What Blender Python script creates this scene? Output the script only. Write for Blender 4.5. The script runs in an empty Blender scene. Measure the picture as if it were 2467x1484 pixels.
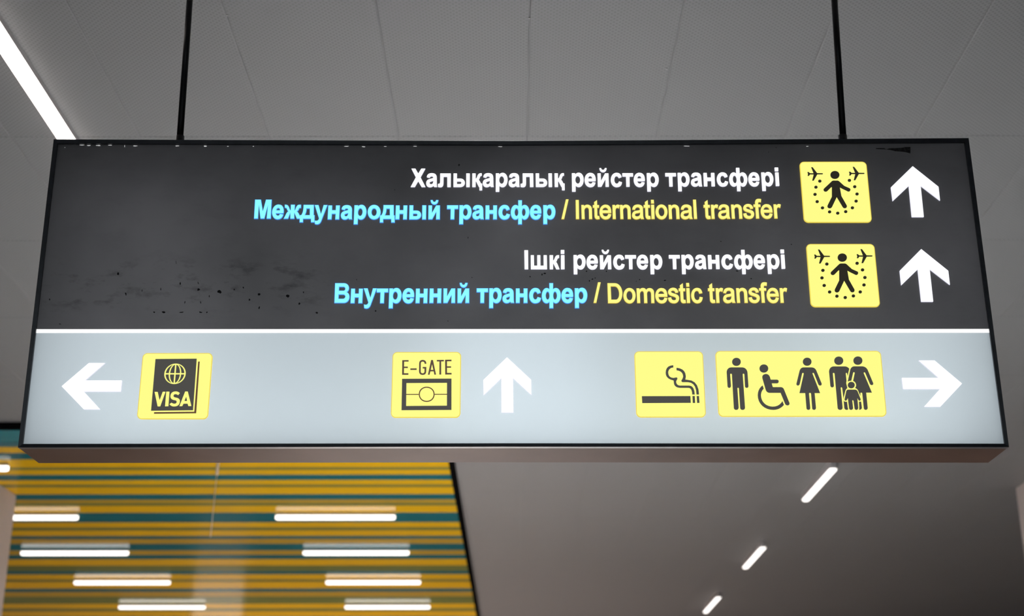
import bpy, math, random
from mathutils import Vector, Matrix
from mathutils.geometry import tessellate_polygon
random.seed(7)
sc = bpy.context.scene
COL = sc.collection

# ------------------------------------------------------------------ camera
F_PX = 3419.17                      # focal length for a 2467 px wide frame
PITCH, YAW, ROLL = 0.3501, -0.0015, -0.0006
EYE = Vector((0.0, 0.0, 1.6))
cp, sp = math.cos(PITCH), math.sin(PITCH)
FW = Vector((math.sin(YAW)*cp, math.cos(YAW)*cp, sp))
rt0 = Vector((math.cos(YAW), -math.sin(YAW), 0))
up0 = rt0.cross(FW)
RT = rt0*math.cos(ROLL) + up0*math.sin(ROLL)
UP = up0*math.cos(ROLL) - rt0*math.sin(ROLL)
cam_d = bpy.data.cameras.new('camera')
cam_d.sensor_width = 36.0
cam_d.lens = F_PX*36.0/2467.0
cam_d.clip_start, cam_d.clip_end = 0.05, 200
cam_d.dof.use_dof = True
cam_d.dof.focus_distance = 4.36
cam_d.dof.aperture_fstop = 2.9
cam = bpy.data.objects.new('camera', cam_d)
m = Matrix((RT, UP, -FW)).transposed().to_4x4()
m.translation = EYE
cam.matrix_world = m
COL.objects.link(cam)
sc.camera = cam

# ------------------------------------------------------------------ world and lights
w = bpy.data.worlds.new('world'); sc.world = w; w.use_nodes = True
bg = w.node_tree.nodes['Background']
bg.inputs[0].default_value = (0.80, 0.88, 1.0, 1)
bg.inputs[1].default_value = 0.05
sc.view_settings.view_transform = 'Standard'
sc.view_settings.look = 'None'
sc.view_settings.exposure = 0.0
sc.view_settings.gamma = 1.0
sc.view_settings.use_curve_mapping = False

def area(name, loc, size, power, col, rot=(0, 0, 0), spread=math.pi):
    d = bpy.data.lights.new(name, 'AREA'); d.shape = 'RECTANGLE'
    d.size, d.size_y = size; d.energy = power; d.color = col; d.spread = spread
    o = bpy.data.objects.new(name, d); o.location = loc; o.rotation_euler = rot
    COL.objects.link(o); return o
# unseen area lights added to brighten ceiling and slats by floor bounce
area('added_light_near', (0.2, 7.9, 4.50), (1.2, 1.8), 495, (0.95, 0.985, 1.02), spread=math.radians(56))
area('added_light_mid', (-0.3, 10.6, 4.50), (1.2, 1.6), 400, (1.0, 0.93, 0.90), (math.radians(30), 0, 0), math.radians(70))
area('added_light_far', (-2.2, 23.8, 4.45), (4.0, 2.0), 1250, (1.0, 0.84, 0.77), (math.radians(-30), 0, 0), math.radians(120))
area('added_light_back', (-0.5, -2.0, 4.4), (4, 3), 60, (0.80, 0.92, 1.0))

# ------------------------------------------------------------------ helpers
def tag(o, label=None, cat=None, group=None, kind=None):
    if label: o['label'] = label
    if cat: o['category'] = cat
    if group: o['group'] = group
    if kind: o['kind'] = kind
    return o
def empty(name, loc=(0, 0, 0), parent=None):
    o = bpy.data.objects.new(name, None); o.empty_display_size = 0.05
    o.location = loc; COL.objects.link(o)
    if parent: o.parent = parent
    return o
def link(name, me, parent=None, loc=(0, 0, 0), rot=(0, 0, 0)):
    o = bpy.data.objects.new(name, me); o.location = loc; o.rotation_euler = rot
    COL.objects.link(o)
    if parent: o.parent = parent
    return o
def mesh(name, vs, fs, mats, mi=None, smooth=False):
    me = bpy.data.meshes.new(name); me.from_pydata([tuple(v) for v in vs], [], fs)
    for mt in (mats if isinstance(mats, (list, tuple)) else [mats]): me.materials.append(mt)
    if mi:
        for p, k in zip(me.polygons, mi): p.material_index = k
    if smooth:
        for p in me.polygons: p.use_smooth = True
    me.update(); return me
def boxv(x0, x1, y0, y1, z0, z1, o=0):
    v = [(x0,y0,z0),(x1,y0,z0),(x1,y1,z0),(x0,y1,z0),(x0,y0,z1),(x1,y0,z1),(x1,y1,z1),(x0,y1,z1)]
    f = [(0,3,2,1),(4,5,6,7),(0,1,5,4),(1,2,6,5),(2,3,7,6),(3,0,4,7)]
    return v, [tuple(i+o for i in q) for q in f]
def box(name, x0, x1, y0, y1, z0, z1, mt, parent=None, bev=0.0):
    v, f = boxv(x0, x1, y0, y1, z0, z1)
    o = link(name, mesh(name, v, f, mt), parent)
    if bev:
        b = o.modifiers.new('bevel', 'BEVEL'); b.width = bev; b.segments = 2; b.limit_method = 'ANGLE'
    return o
def cyl(name, p0, p1, r, mt, parent=None, n=20):
    p0, p1 = Vector(p0), Vector(p1); ax = (p1-p0).normalized()
    a = ax.orthogonal().normalized(); b = ax.cross(a)
    vs = []
    for p in (p0, p1):
        for i in range(n):
            t = 2*math.pi*i/n; vs.append(p + a*math.cos(t)*r + b*math.sin(t)*r)
    fs = [(i, (i+1) % n, n+(i+1) % n, n+i) for i in range(n)] + [tuple(range(n-1, -1, -1)), tuple(range(n, 2*n))]
    me = mesh(name, vs, fs, mt)
    for p in me.polygons[:n]: p.use_smooth = True
    return link(name, me, parent)

# ------------------------------------------------------------------ materials
def lin(r, g, b):
    def c(x):
        x /= 255.0
        return x/12.92 if x <= 0.04045 else ((x+0.055)/1.055)**2.4
    return (c(r), c(g), c(b), 1)
def mat(name, col, rough=0.5, metal=0.0, emit=None, es=0.0, spec=0.5, coat=0.0):
    mt = bpy.data.materials.new(name); mt.use_nodes = True
    b = mt.node_tree.nodes['Principled BSDF']
    b.inputs['Base Color'].default_value = col if len(col) == 4 else (*col, 1)
    b.inputs['Roughness'].default_value = rough
    b.inputs['Metallic'].default_value = metal
    b.inputs['Specular IOR Level'].default_value = spec
    if coat: b.inputs['Coat Weight'].default_value = coat
    if emit:
        b.inputs['Emission Color'].default_value = emit if len(emit) == 4 else (*emit, 1)
        b.inputs['Emission Strength'].default_value = es
    return mt
def noise_col(mt, c0, c1, scale, detail=4, stretch=(1, 1, 1), lo=0.35, hi=0.65, bump=0.0):
    nt = mt.node_tree; N = nt.nodes; L = nt.links; b = N['Principled BSDF']
    tc = N.new('ShaderNodeTexCoord'); mp = N.new('ShaderNodeMapping'); mp.inputs['Scale'].default_value = stretch
    no = N.new('ShaderNodeTexNoise'); no.inputs['Scale'].default_value = scale; no.inputs['Detail'].default_value = detail
    cr = N.new('ShaderNodeValToRGB'); cr.color_ramp.elements[0].position = lo; cr.color_ramp.elements[1].position = hi
    cr.color_ramp.elements[0].color = c0; cr.color_ramp.elements[1].color = c1
    L.new(tc.outputs['Object'], mp.inputs[0]); L.new(mp.outputs[0], no.inputs['Vector'])
    L.new(no.outputs['Fac'], cr.inputs[0]); L.new(cr.outputs[0], b.inputs['Base Color'])
    if bump:
        bp = N.new('ShaderNodeBump'); bp.inputs['Strength'].default_value = bump; bp.inputs['Distance'].default_value = 0.002
        L.new(no.outputs['Fac'], bp.inputs['Height']); L.new(bp.outputs[0], b.inputs['Normal'])
    return mt
def glow(name, col, s=1.0):
    return mat(name, (0.02, 0.02, 0.02), 0.3, emit=col, es=s, spec=0.2)

M = {}
M['white'] = glow('lit_white_acrylic', (1, 1, 1), 1.15)
M['white_rim'] = glow('lit_white_acrylic_edge', lin(222, 222, 238), 1.0)
M['cyan'] = glow('lit_cyan_acrylic', lin(142, 255, 255), 1.0)
M['cyan_rim'] = glow('lit_cyan_acrylic_edge', lin(78, 160, 250), 1.0)
M['yel'] = glow('lit_yellow_acrylic', lin(255, 253, 138), 1.0)
M['yel_rim'] = glow('lit_yellow_acrylic_edge', lin(236, 212, 84), 1.0)
M['ytext'] = glow('lit_yellow_letter', lin(255, 251, 138), 1.0)
M['ytext_rim'] = glow('lit_yellow_letter_edge', lin(222, 196, 78), 1.0)
M['print_up'] = mat('charcoal_film_on_upper_tiles', (0.03, 0.03, 0.027), 0.35, emit=lin(40, 37, 28), es=1.0)
M['print_lo'] = mat('charcoal_film_on_lower_tiles', (0.04, 0.04, 0.04), 0.35, emit=lin(72, 70, 66), es=1.0)
M['print_thin'] = mat('brown_film_line', (0.04, 0.03, 0.02), 0.35, emit=lin(95, 66, 44), es=1.0)
M['frame'] = noise_col(mat('black_anodised_frame', (0.02, 0.021, 0.025), 0.32, 0.0, spec=0.6), (0.022, 0.025, 0.032, 1), (0.036, 0.040, 0.050, 1), 40)
M['body'] = noise_col(mat('bronze_anodised_housing', (0.3, 0.2, 0.15), 0.30, 0.0, spec=0.03), (0.092, 0.050, 0.034, 1), (0.125, 0.072, 0.052, 1), 3)
M['inner'] = mat('white_inner_lining', (0.8, 0.8, 0.8), 0.8)
M['rod'] = mat('black_steel_rod', (0.008, 0.008, 0.009), 0.28, 0.3, spec=0.7)
M['scuff'] = mat('dark_scuff', (0.012, 0.012, 0.013), 0.7)
M['chip'] = mat('white_scratched_edge', (0.7, 0.7, 0.7), 0.6, emit=(1, 1, 1), es=0.45)
M['tape'] = noise_col(mat('old_tape_residue', (0.02, 0.02, 0.02), 0.6), (0.012, 0.010, 0.010, 1), (0.05, 0.045, 0.045, 1), 120)

def sheet(name, diff, trans, smudge=0.0, rough=0.4, gloss=0.04):
    """backlit film sheet: diffuse outside, lets the lamps inside shine through"""
    mt = bpy.data.materials.new(name); mt.use_nodes = True
    nt = mt.node_tree; N = nt.nodes; L = nt.links; N.clear()
    out = N.new('ShaderNodeOutputMaterial'); add = N.new('ShaderNodeAddShader')
    d = N.new('ShaderNodeBsdfDiffuse'); t = N.new('ShaderNodeBsdfTranslucent')
    g = N.new('ShaderNodeBsdfGlossy'); mx = N.new('ShaderNodeMixShader')
    g.inputs['Roughness'].default_value = rough; mx.inputs[0].default_value = gloss
    L.new(d.outputs[0], add.inputs[0]); L.new(t.outputs[0], add.inputs[1])
    L.new(add.outputs[0], mx.inputs[1]); L.new(g.outputs[0], mx.inputs[2]); L.new(mx.outputs[0], out.inputs[0])
    tc = N.new('ShaderNodeTexCoord')
    n1 = N.new('ShaderNodeTexNoise'); n1.inputs['Scale'].default_value = 3.0; n1.inputs['Detail'].default_value = 6
    L.new(tc.outputs['Object'], n1.inputs['Vector'])
    r1 = N.new('ShaderNodeMapRange'); r1.inputs[1].default_value = 0.3; r1.inputs[2].default_value = 0.7
    r1.inputs[3].default_value = 1 - smudge*0.4; r1.inputs[4].default_value = 1.0 + smudge*0.3
    L.new(n1.outputs['Fac'], r1.inputs[0])
    fac = r1.outputs[0]
    if smudge:
        # grime: soft dark marks, thick in a band on the lower left of the sheet
        mp = N.new('ShaderNodeMapping'); mp.inputs['Scale'].default_value = (11, 11, 24)
        n2 = N.new('ShaderNodeTexNoise'); n2.inputs['Scale'].default_value = 1.0; n2.inputs['Detail'].default_value = 7; n2.inputs['Roughness'].default_value = 0.65
        L.new(tc.outputs['Object'], mp.inputs[0]); L.new(mp.outputs[0], n2.inputs['Vector'])
        r2 = N.new('ShaderNodeMapRange'); r2.inputs[1].default_value = 0.52; r2.inputs[2].default_value = 0.72
        r2.inputs[3].default_value = 0.0; r2.inputs[4].default_value = 1.0
        L.new(n2.outputs['Fac'], r2.inputs[0])
        sx = N.new('ShaderNodeSeparateXYZ'); L.new(tc.outputs['Object'], sx.inputs[0])
        def band(sock, c, h, s):
            a = N.new('ShaderNodeMath'); a.operation = 'SUBTRACT'; L.new(sock, a.inputs[0]); a.inputs[1].default_value = c
            b = N.new('ShaderNodeMath'); b.operation = 'ABSOLUTE'; L.new(a.outputs[0], b.inputs[0])
            q = N.new('ShaderNodeMapRange'); q.interpolation_type = 'SMOOTHSTEP'
            q.inputs[1].default_value = h-s; q.inputs[2].default_value = h+s; q.inputs[3].default_value = 1; q.inputs[4].default_value = 0
            L.new(b.outputs[0], q.inputs[0]); return q.outputs[0]
        bx = band(sx.outputs[0], -1.02, 0.42, 0.10); bz = band(sx.outputs[2], 3.165, 0.075, 0.03)
        mm = N.new('ShaderNodeMath'); mm.operation = 'MULTIPLY'; L.new(bx, mm.inputs[0]); L.new(bz, mm.inputs[1])
        ad = N.new('ShaderNodeMath'); ad.operation = 'MULTIPLY_ADD'; L.new(mm.outputs[0], ad.inputs[0]); ad.inputs[1].default_value = 0.62; ad.inputs[2].default_value = 0.10
        m2 = N.new('ShaderNodeMath'); m2.operation = 'MULTIPLY'; L.new(r2.outputs[0], m2.inputs[0]); L.new(ad.outputs[0], m2.inputs[1])
        m3 = N.new('ShaderNodeMath'); m3.operation = 'MULTIPLY'; L.new(m2.outputs[0], m3.inputs[0]); m3.inputs[1].default_value = smudge*1.6
        m4 = N.new('ShaderNodeMath'); m4.operation = 'SUBTRACT'; m4.inputs[0].default_value = 1; L.new(m3.outputs[0], m4.inputs[1])
        m5 = N.new('ShaderNodeMath'); m5.operation = 'MULTIPLY'; L.new(m4.outputs[0], m5.inputs[0]); L.new(r1.outputs[0], m5.inputs[1])
        fac = m5.outputs[0]
    for sh, c in ((d, diff), (t, trans)):
        v = N.new('ShaderNodeVectorMath'); v.operation = 'SCALE'; v.inputs[0].default_value = c[:3]
        L.new(fac, v.inputs['Scale']); L.new(v.outputs[0], sh.inputs['Color'])
    return mt
M['dark_sheet'] = sheet('charcoal_backlit_film', (0.078, 0.077, 0.080), (0.0450, 0.0445, 0.0470), smudge=0.50)
M['grey_sheet'] = sheet('pale_grey_backlit_film', (0.10, 0.105, 0.115), (0.405, 0.455, 0.485))

# ------------------------------------------------------------------ the hall
CZ = 4.6       # height of the perforated ceiling
floor_m = noise_col(mat('polished_brown_floor', (0.4, 0.3, 0.25), 0.35), (0.445, 0.432, 0.427, 1), (0.52, 0.508, 0.50, 1), 1.5)
fl = link('floor', mesh('floor', *boxv(-16, 14, -8, 60, -0.1, 0), floor_m)); tag(fl, kind='structure')
tag(fl, 'pale brown polished hall floor')

def perforated():
    mt = mat('perforated_white_metal', (0.6, 0.6, 0.6), 0.55, spec=0.35)
    nt = mt.node_tree; N = nt.nodes; L = nt.links; b = N['Principled BSDF']
    tc = N.new('ShaderNodeTexCoord'); sx = N.new('ShaderNodeSeparateXYZ'); L.new(tc.outputs['Object'], sx.inputs[0])
    def wave(sock, pitch):
        a = N.new('ShaderNodeMath'); a.operation = 'MULTIPLY'; L.new(sock, a.inputs[0]); a.inputs[1].default_value = 2*math.pi/pitch
        s = N.new('ShaderNodeMath'); s.operation = 'COSINE'; L.new(a.outputs[0], s.inputs[0]); return s.outputs[0]
    p = N.new('ShaderNodeMath'); p.operation = 'MULTIPLY'
    L.new(wave(sx.outputs[0], 0.024), p.inputs[0]); L.new(wave(sx.outputs[1], 0.024), p.inputs[1])
    r = N.new('ShaderNodeMapRange'); r.inputs[1].default_value = 0.25; r.inputs[2].default_value = 0.6; r.inputs[3].default_value = 0; r.inputs[4].default_value = 1
    L.new(p.outputs[0], r.inputs[0])
    mx = N.new('ShaderNodeMix'); mx.data_type = 'RGBA'
    L.new(r.outputs[0], mx.inputs[0]); mx.inputs[6].default_value = (0.205, 0.205, 0.208, 1); mx.inputs[7].default_value = (0.150, 0.150, 0.152, 1)
    L.new(mx.outputs[2], b.inputs['Base Color'])
    return mt
M['perf'] = perforated()
M['plenum'] = mat('grey_plenum', (0.27, 0.27, 0.27), 0.8)
ceil = link('ceiling', mesh('ceiling', *boxv(-14, 14, -8, 34, CZ+0.0045, CZ+0.2), M['plenum']))
tag(ceil, 'grey metal panel ceiling of the hall', kind='structure')

PW, PL, PX0, PY0 = 0.598, 1.240, 0.0632, 5.898
def panel_mesh():
    a, b, c, t = PW/2-0.0012, PL/2-0.0006, 0.004, 0.004
    vs = []
    for (x, y, z) in ((a, b, t), (a, b, 0.0015), (a-c, b-c, 0.0)):
        vs += [(-x, -y, z), (x, -y, z), (x, y, z), (-x, y, z)]
    fs = [(0, 1, 2, 3)]
    for k in (0, 4):
        for i in range(4): fs.append((k+i, k+4+i, k+4+(i+1) % 4, k+(i+1) % 4))
    fs.append((8, 11, 10, 9))
    return mesh('ceiling_panel', vs, fs, M['perf'])
pm = panel_mesh()
for j in range(-3, 15):
    y = PY0 + PL*(j+0.5)
    half = 2.4 + max(0, (y-4.7))*0.345 + 0.7
    for i in range(-16, 16):
        x = PX0 + PW*(i+0.5)
        if abs(x) > half or y < 2.5: continue
        if y > 10.9 and x < -0.6: continue
        link('ceiling_panel', pm, ceil, (x, y, CZ))

# striped slat bay, a little lower than the panels
SZ = 4.545
EDGE = -0.565
M['fascia'] = mat('black_fascia', (0.005, 0.005, 0.005), 0.9, spec=0.0)
M['raft'] = mat('dark_backing', (0.02, 0.02, 0.02), 0.8)
raft = box('slat_bay', -13.5, EDGE-0.002, 10.87, 33.5, SZ+0.03, CZ+0.0035, M['raft'], ceil)
raft['label'] = 'striped bay of yellow and teal slats'
box('bay_fascia', -13.5, EDGE, 10.83, 10.868, SZ-0.002, CZ+0.004, M['fascia'], raft)
box('edge_trim', EDGE, EDGE+0.045, 10.83, 33.5, SZ-0.004, CZ-0.0003, M['fascia'], raft)
def slat_mat(name, c0, c1, rough):
    return noise_col(mat(name, c0, rough, spec=0.02), c0, c1, 2.2, 3, (0.25, 8, 1), 0.3, 0.7)
M['slatY'] = slat_mat('yellow_lacquer', (0.72, 0.42, 0.008, 1), (0.78, 0.46, 0.012, 1), 0.11)
M['slatO'] = slat_mat('ochre_lacquer', (0.46, 0.29, 0.03, 1), (0.52, 0.33, 0.035, 1), 0.11)
M['slatG'] = slat_mat('olive_lacquer', (0.16, 0.18, 0.045, 1), (0.2, 0.21, 0.055, 1), 0.11)
M['slatT'] = slat_mat('teal_lacquer', (0.016, 0.12, 0.145, 1), (0.022, 0.15, 0.175, 1), 0.11)
M['slatB'] = slat_mat('bright_teal_lacquer', (0.010, 0.16, 0.19, 1), (0.014, 0.19, 0.22, 1), 0.11)
# (far edge as seen, colour): edges given as the image height of each joint, turned into hall distance below
def ceil_y(v, z):
    d = FW*F_PX - RT*590 - UP*(v-742.0); return d.y*((z-EYE.z)/d.z)
edges = [(1033,'B'),(1066,'T'),(1077,'Y'),(1091.5,'T'),(1107,'Y'),(1126.5,'G'),(1132.5,'Y'),(1144,'T'),(1157.3,'Y'),(1168,'G'),
 (1174.2,'Y'),(1191.5,'T'),(1204.2,'O'),(1212.5,'G'),(1219,'Y'),(1235.5,'T'),(1258.7,'Y'),(1271,'G'),(1278.6,'Y'),(1291.5,'T'),
 (1298.7,'O'),(1310.5,'T'),(1326.3,'O'),(1337.2,'T'),(1347.5,'Y'),(1362.5,'G'),(1376,'T'),(1384,'Y'),(1396,'G'),(1402.3,'Y'),
 (1418.3,'T'),(1426,'O'),(1437.3,'G'),(1455,'Y'),(1466,'G'),(1473,'Y'),(1486,'T')]
ys = [ceil_y(v, SZ) for v, _ in edges]
cols = [c for _, c in edges]
ys[0] = 10.87
y = ys[-1]
for wd, c in ((.32,'T'),(.22,'Y'),(.3,'G'),(.28,'Y'),(.45,'T'),(.3,'Y'),(.2,'G'),(.35,'Y'),(.4,'T'),(.3,'O'),(.3,'G'),(.45,'Y'),(.5,'T'),(.4,'Y'),(.3,'G'),(.5,'Y'),(.5,'T')):
    y += wd; ys.append(y); cols.append(c)
rs = random.Random(3)
for k in range(len(ys)-1):
    dz = rs.uniform(0, 0.002)
    g = 0.006
    x0, x1 = -13.4, EDGE-0.003
    z0 = SZ+dz
    # slat with softened long edges
    a, b = ys[k]+g/2, ys[k+1]-g/2; c = 0.005
    vs = []
    for x in (x0, x1):
        vs += [(x, a, z0+0.03), (x, a, z0+c), (x, a+c, z0), (x, b-c, z0), (x, b, z0+c), (x, b, z0+0.03)]
    fs = [(i, i+6, (i+1) % 6+6, (i+1) % 6) for i in range(6)] + [(0, 1, 2, 3, 4, 5), (11, 10, 9, 8, 7, 6)]
    o = link('slat', mesh('slat', vs, fs, M['slat'+cols[k]]), raft)
    o['label'] = {'Y': 'yellow lacquered slat', 'O': 'dull ochre slat', 'G': 'olive slat', 'T': 'dark teal slat', 'B': 'bright teal end slat'}[cols[k]]

# piers left and right
M['pier'] = noise_col(mat('pale_plaster', (0.7, 0.6, 0.57), 0.6), (0.50, 0.44, 0.42, 1), (0.56, 0.49, 0.47, 1), 2)
pl = box('wall_left', -6.2, -4.712, 12.0, 13.22, 0, SZ-0.001, M['pier'], None, 0.006)
tag(pl, 'pale plaster pier at the lower left corner', kind='structure')
pr = box('wall_right', 4.735, 6.2, 11.4, 13.18, 0, CZ-0.001, M['pier'], None, 0.006)
tag(pr, 'pale plaster pier at the lower right corner', kind='structure')

# ------------------------------------------------------------------ ceiling lamps
M['lamp'] = mat('lit_diffuser', (0.9, 0.9, 0.9), 0.4, emit=(1.0, 0.95, 0.90), es=2.2)
M['lampC'] = mat('lit_diffuser_near', (0.9, 0.9, 0.9), 0.4, emit=(1.0, 0.90, 0.83), es=4.0)
M['house'] = mat('grey_lamp_housing', (0.42, 0.40, 0.40), 0.45)
def stadium(L, W, n=7, r=None):
    r = r or W/2; pts = []
    for cx, cy, a0 in ((L/2-r, W/2-r, 0), (-L/2+r, W/2-r, 90), (-L/2+r, -W/2+r, 180), (L/2-r, -W/2+r, 270)):
        for i in range(n):
            a = math.radians(a0 + 90*i/(n-1)); pts.append((cx+r*math.cos(a), cy+r*math.sin(a)))
    return pts
def slab(name, pts, z0, z1, mt, parent, inset=0.0):
    n = len(pts)
    def sc_(p, d):
        l = math.hypot(*p) or 1; return (p[0]-math.copysign(min(d, abs(p[0])), p[0]), p[1]-math.copysign(min(d, abs(p[1])), p[1]))
    rings = [(pts, z1), (pts, z0+inset)] + ([([sc_(p, inset) for p in pts], z0)] if inset else [])
    vs = [(x, y, z) for ring, z in rings for x, y in ring]
    fs = [tuple(range(n))]
    for k in range(len(rings)-1):
        for i in range(n): fs.append((k*n+i, (k+1)*n+i, (k+1)*n+(i+1) % n, k*n+(i+1) % n))
    fs.append(tuple(range(len(rings)*n-1, (len(rings)-1)*n-1, -1)))
    return link(name, mesh(name, vs, fs, mt), parent)
def bar_lamp(x, y, top, L, W, hh, dh, rot, label, group, dm=None, r=None):
    t = empty('linear_ceiling_lamp', (x, y, top)); t.rotation_euler = (0, 0, rot)
    tag(t, label, 'lamp', group)
    slab('lamp_housing', stadium(L-0.01, W*0.94, r=0.008), -hh, 0, M['house'], t)
    slab('diffuser', stadium(L, W, r=r or W*0.45), -hh-dh, -hh, dm or M['lamp'], t, 0.008)
    return t
rowY = [14.06, 16.03, 18.10, 20.26]
ordn = ['nearest', 'second nearest', 'third', 'farthest']
for k, y in enumerate(rowY):
    bar_lamp(-1.79, y, SZ, 1.20, 0.055, 0.022, 0.040, 0, 'white linear lamp across the striped bay, %s of the right-hand row of four' % ordn[k], 'linear lamps under the striped bay')
for k, y in enumerate([11.98]+rowY):
    lab = ['cut-off linear lamp tip at the left frame edge beside the sign corner', 'white linear lamp partly behind the left pier, nearest full one of the left row',
           'second linear lamp of the left row in the striped bay', 'third linear lamp of the left row in the striped bay', 'farthest linear lamp of the left row, at the bottom edge'][k]
    bar_lamp(-4.975, y, SZ, 1.22, 0.055, 0.022, 0.040, 0, lab, 'linear lamps under the striped bay')
for k, (y0, y1) in enumerate(((12.13, 13.42), (15.86, 17.2), (19.55, 21.0))):
    lab = ['slanting linear lamp on the grey ceiling, nearest of three, below the sign', 'middle one of three slanting linear lamps on the grey ceiling', 'farthest slanting linear lamp, at the bottom edge of the picture'][k]
    bar_lamp(2.79, (y0+y1)/2, CZ, y1-y0, 0.068, 0.064, 0.016, math.pi/2, lab, 'linear lamps on the grey ceiling')
bar_lamp(-2.055, 6.4, CZ, 6.4, 0.076, 0.030, 0.018, math.pi/2, 'long bright linear lamp at the upper left, running behind the sign corner', None, M['lampC'], 0.01)

# thin hanging cable beyond the sign
cb = empty('hanging_cable', (-2.455, 11.5, SZ)); tag(cb, 'thin tan suspension cable hanging in front of the striped bay', 'cable')
M['tan'] = mat('tan_cable', (0.92, 0.74, 0.58), 0.5)
cyl('cable', (0, 0, 0), (-0.020, 0, -0.73), 0.0028, M['tan'], cb, 8)
cyl('sleeve', (0, 0, 0), (-0.006, 0, -0.215), 0.011, M['tan'], cb, 10)

# glowing column added out of view to give the slats a faint reflection
pc = empty('added_glow_column', (-9.3, 45.0, 0)); tag(pc, 'tall glowing column added out of view far down the hall for its reflection in the striped bay', 'column')
box('plinth', -0.76, 0.76, -0.34, 0.34, 0, 0.12, M['fascia'], pc)
box('glow_panel', -0.72, 0.72, -0.3, 0.3, 0.121, 3.80, mat('added_column_glow', (0.8, 0.8, 0.8), 0.5, emit=(1.0, 0.86, 0.78), es=0.8), pc, 0.01)
box('cap', -0.75, 0.75, -0.33, 0.33, 3.801, 3.87, M['house'], pc)
# small dark ceiling fixings seen between the panels
for (u, v) in ((547, 36), (1275, 43), (1606, 165)):
    d = FW*F_PX + RT*(u-1233.5) - UP*(v-742.0); t = (CZ-EYE.z)/d.z
    cyl('fixing_screw', (d.x*t, d.y*t, CZ-0.003), (d.x*t, d.y*t, CZ), 0.004, M['house'], ceil, 10)

# ------------------------------------------------------------------ the sign
D = 4.07
def SP(u, v):
    """measured point of the sign face -> (x, z) in its plane y = D"""
    d = FW*F_PX + RT*(u-1233.5) - UP*(v-742.0); t = D/d.y
    return (d.x*t, d.z*t+EYE.z)
SX, SZ0 = SP(1233.5, 1078)
sign = empty('hanging_direction_sign', (0, D+0.09, SZ0))
tag(sign, 'wide backlit airport direction sign, charcoal above and pale grey below, hung on two black rods', 'sign')
def onsign(o):                          # keep world placement under the sign's empty
    o.location = Vector(o.location) - sign.location if o.parent == sign else o.location
    return o

TL, TR, BR, BL = SP(131, 338), SP(2332, 335), SP(2429, 1078.5), SP(45, 1079.5)
TM, BM = SP(1233, 342.5), SP(1233, 1077.5)
iTL, iTR, iBR, iBL = SP(139.5, 347.5), SP(2323, 344.5), SP(2419, 1070), SP(56, 1070.5)
iTM, iBM = SP(1233, 350.5), SP(1233, 1069)
OUT = [TL, TM, TR, BR, BM, BL]; INN = [iTL, iTM, iTR, iBR, iBM, iBL]
def prism_front(name, quad_strip, y0, y1, mt, parent):
    """quad_strip: [(outer, inner), ...] pairs along the bar; y0 front, y1 back"""
    n = len(quad_strip); vs = []
    for (o_, i_) in quad_strip: vs += [(o_[0], y0, o_[1]), (i_[0], y0+0.0015, i_[1]), (o_[0], y1, o_[1]), (i_[0], y1, i_[1])]
    fs = []
    for k in range(n-1):
        a, b = 4*k, 4*k+4
        fs += [(a, a+1, b+1, b), (a+2, b+2, b+3, a+3), (a, b, b+2, a+2), (a+1, a+3, b+3, b+1)]
    fs += [(0, 2, 3, 1), (4*n-4, 4*n-3, 4*n-1, 4*n-2)]
    o = link(name, mesh(name, vs, fs, mt), parent); return onsign(o)
for a in (((TL, iTL), (TM, iTM), (TR, iTR)), ((TR, iTR), (BR, iBR)), ((BR, iBR), (BM, iBM), (BL, iBL)), ((BL, iBL), (TL, iTL))):
    prism_front('frame_bar', a, D-0.007, D+0.012, M['frame'], sign)
# housing box behind the frame: a skin with real thickness, open to the front
DEP = 0.186
def ring(pts, y, d):
    cx = sum(p[0] for p in pts)/len(pts); cz = sum(p[1] for p in pts)/len(pts)
    return [(p[0]+(d if p[0] < cx-0.5 else -d if p[0] > cx+0.5 else 0), y, p[1]+(d if p[1] < cz else -d)) for p in pts]
vs = ring(OUT, D+0.0125, 0.0005) + ring(OUT, D+DEP, 0.0005) + ring(OUT, D+0.0125, 0.004) + ring(OUT, D+DEP-0.004, 0.004)
fs, mi = [], []
for i in range(6):
    j = (i+1) % 6
    fs += [(i, 6+i, 6+j, j), (12+i, 12+j, 18+j, 18+i), (i, j, 12+j, 12+i)]; mi += [0, 1, 0]
fs += [(6, 7, 8, 9, 10, 11), (18, 23, 22, 21, 20, 19)]; mi += [0, 1]
onsign(link('housing', mesh('housing', vs, fs, [M['body'], M['inner']], mi), sign))

# film sheets and the white divider
dTL, dTR, dBR, dBL = SP(88, 792.8), SP(2383, 792.2), SP(2384, 801.2), SP(87, 801.8)
def film(name, pts, mt, y=D+0.002):
    n = len(pts)
    return onsign(link(name, mesh(name, [(x, y, z) for x, z in pts], [tuple(range(n))], mt), sign))
up_ = [SP(134, 345), SP(1233, 349), SP(2328, 342), dTR, dTL]
lo_ = [dBL, dBR, SP(2424, 1074), SP(1233, 1073), SP(50, 1074)]
film('charcoal_panel', up_[::-1], M['dark_sheet'])
film('pale_grey_panel', lo_[::-1], M['grey_sheet'])
onsign(link('divider_strip', mesh('divider_strip',
    [(p[0], y, p[1]) for y in (D+0.0005, D+0.003) for p in (dTL, dTR, dBR, dBL)],
    [(0, 3, 2, 1), (4, 5, 6, 7), (0, 1, 5, 4), (1, 2, 6, 5), (2, 3, 7, 6), (3, 0, 4, 7)], glow('lit_white_divider', (1, 1, 1), 1.0)), sign))
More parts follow.
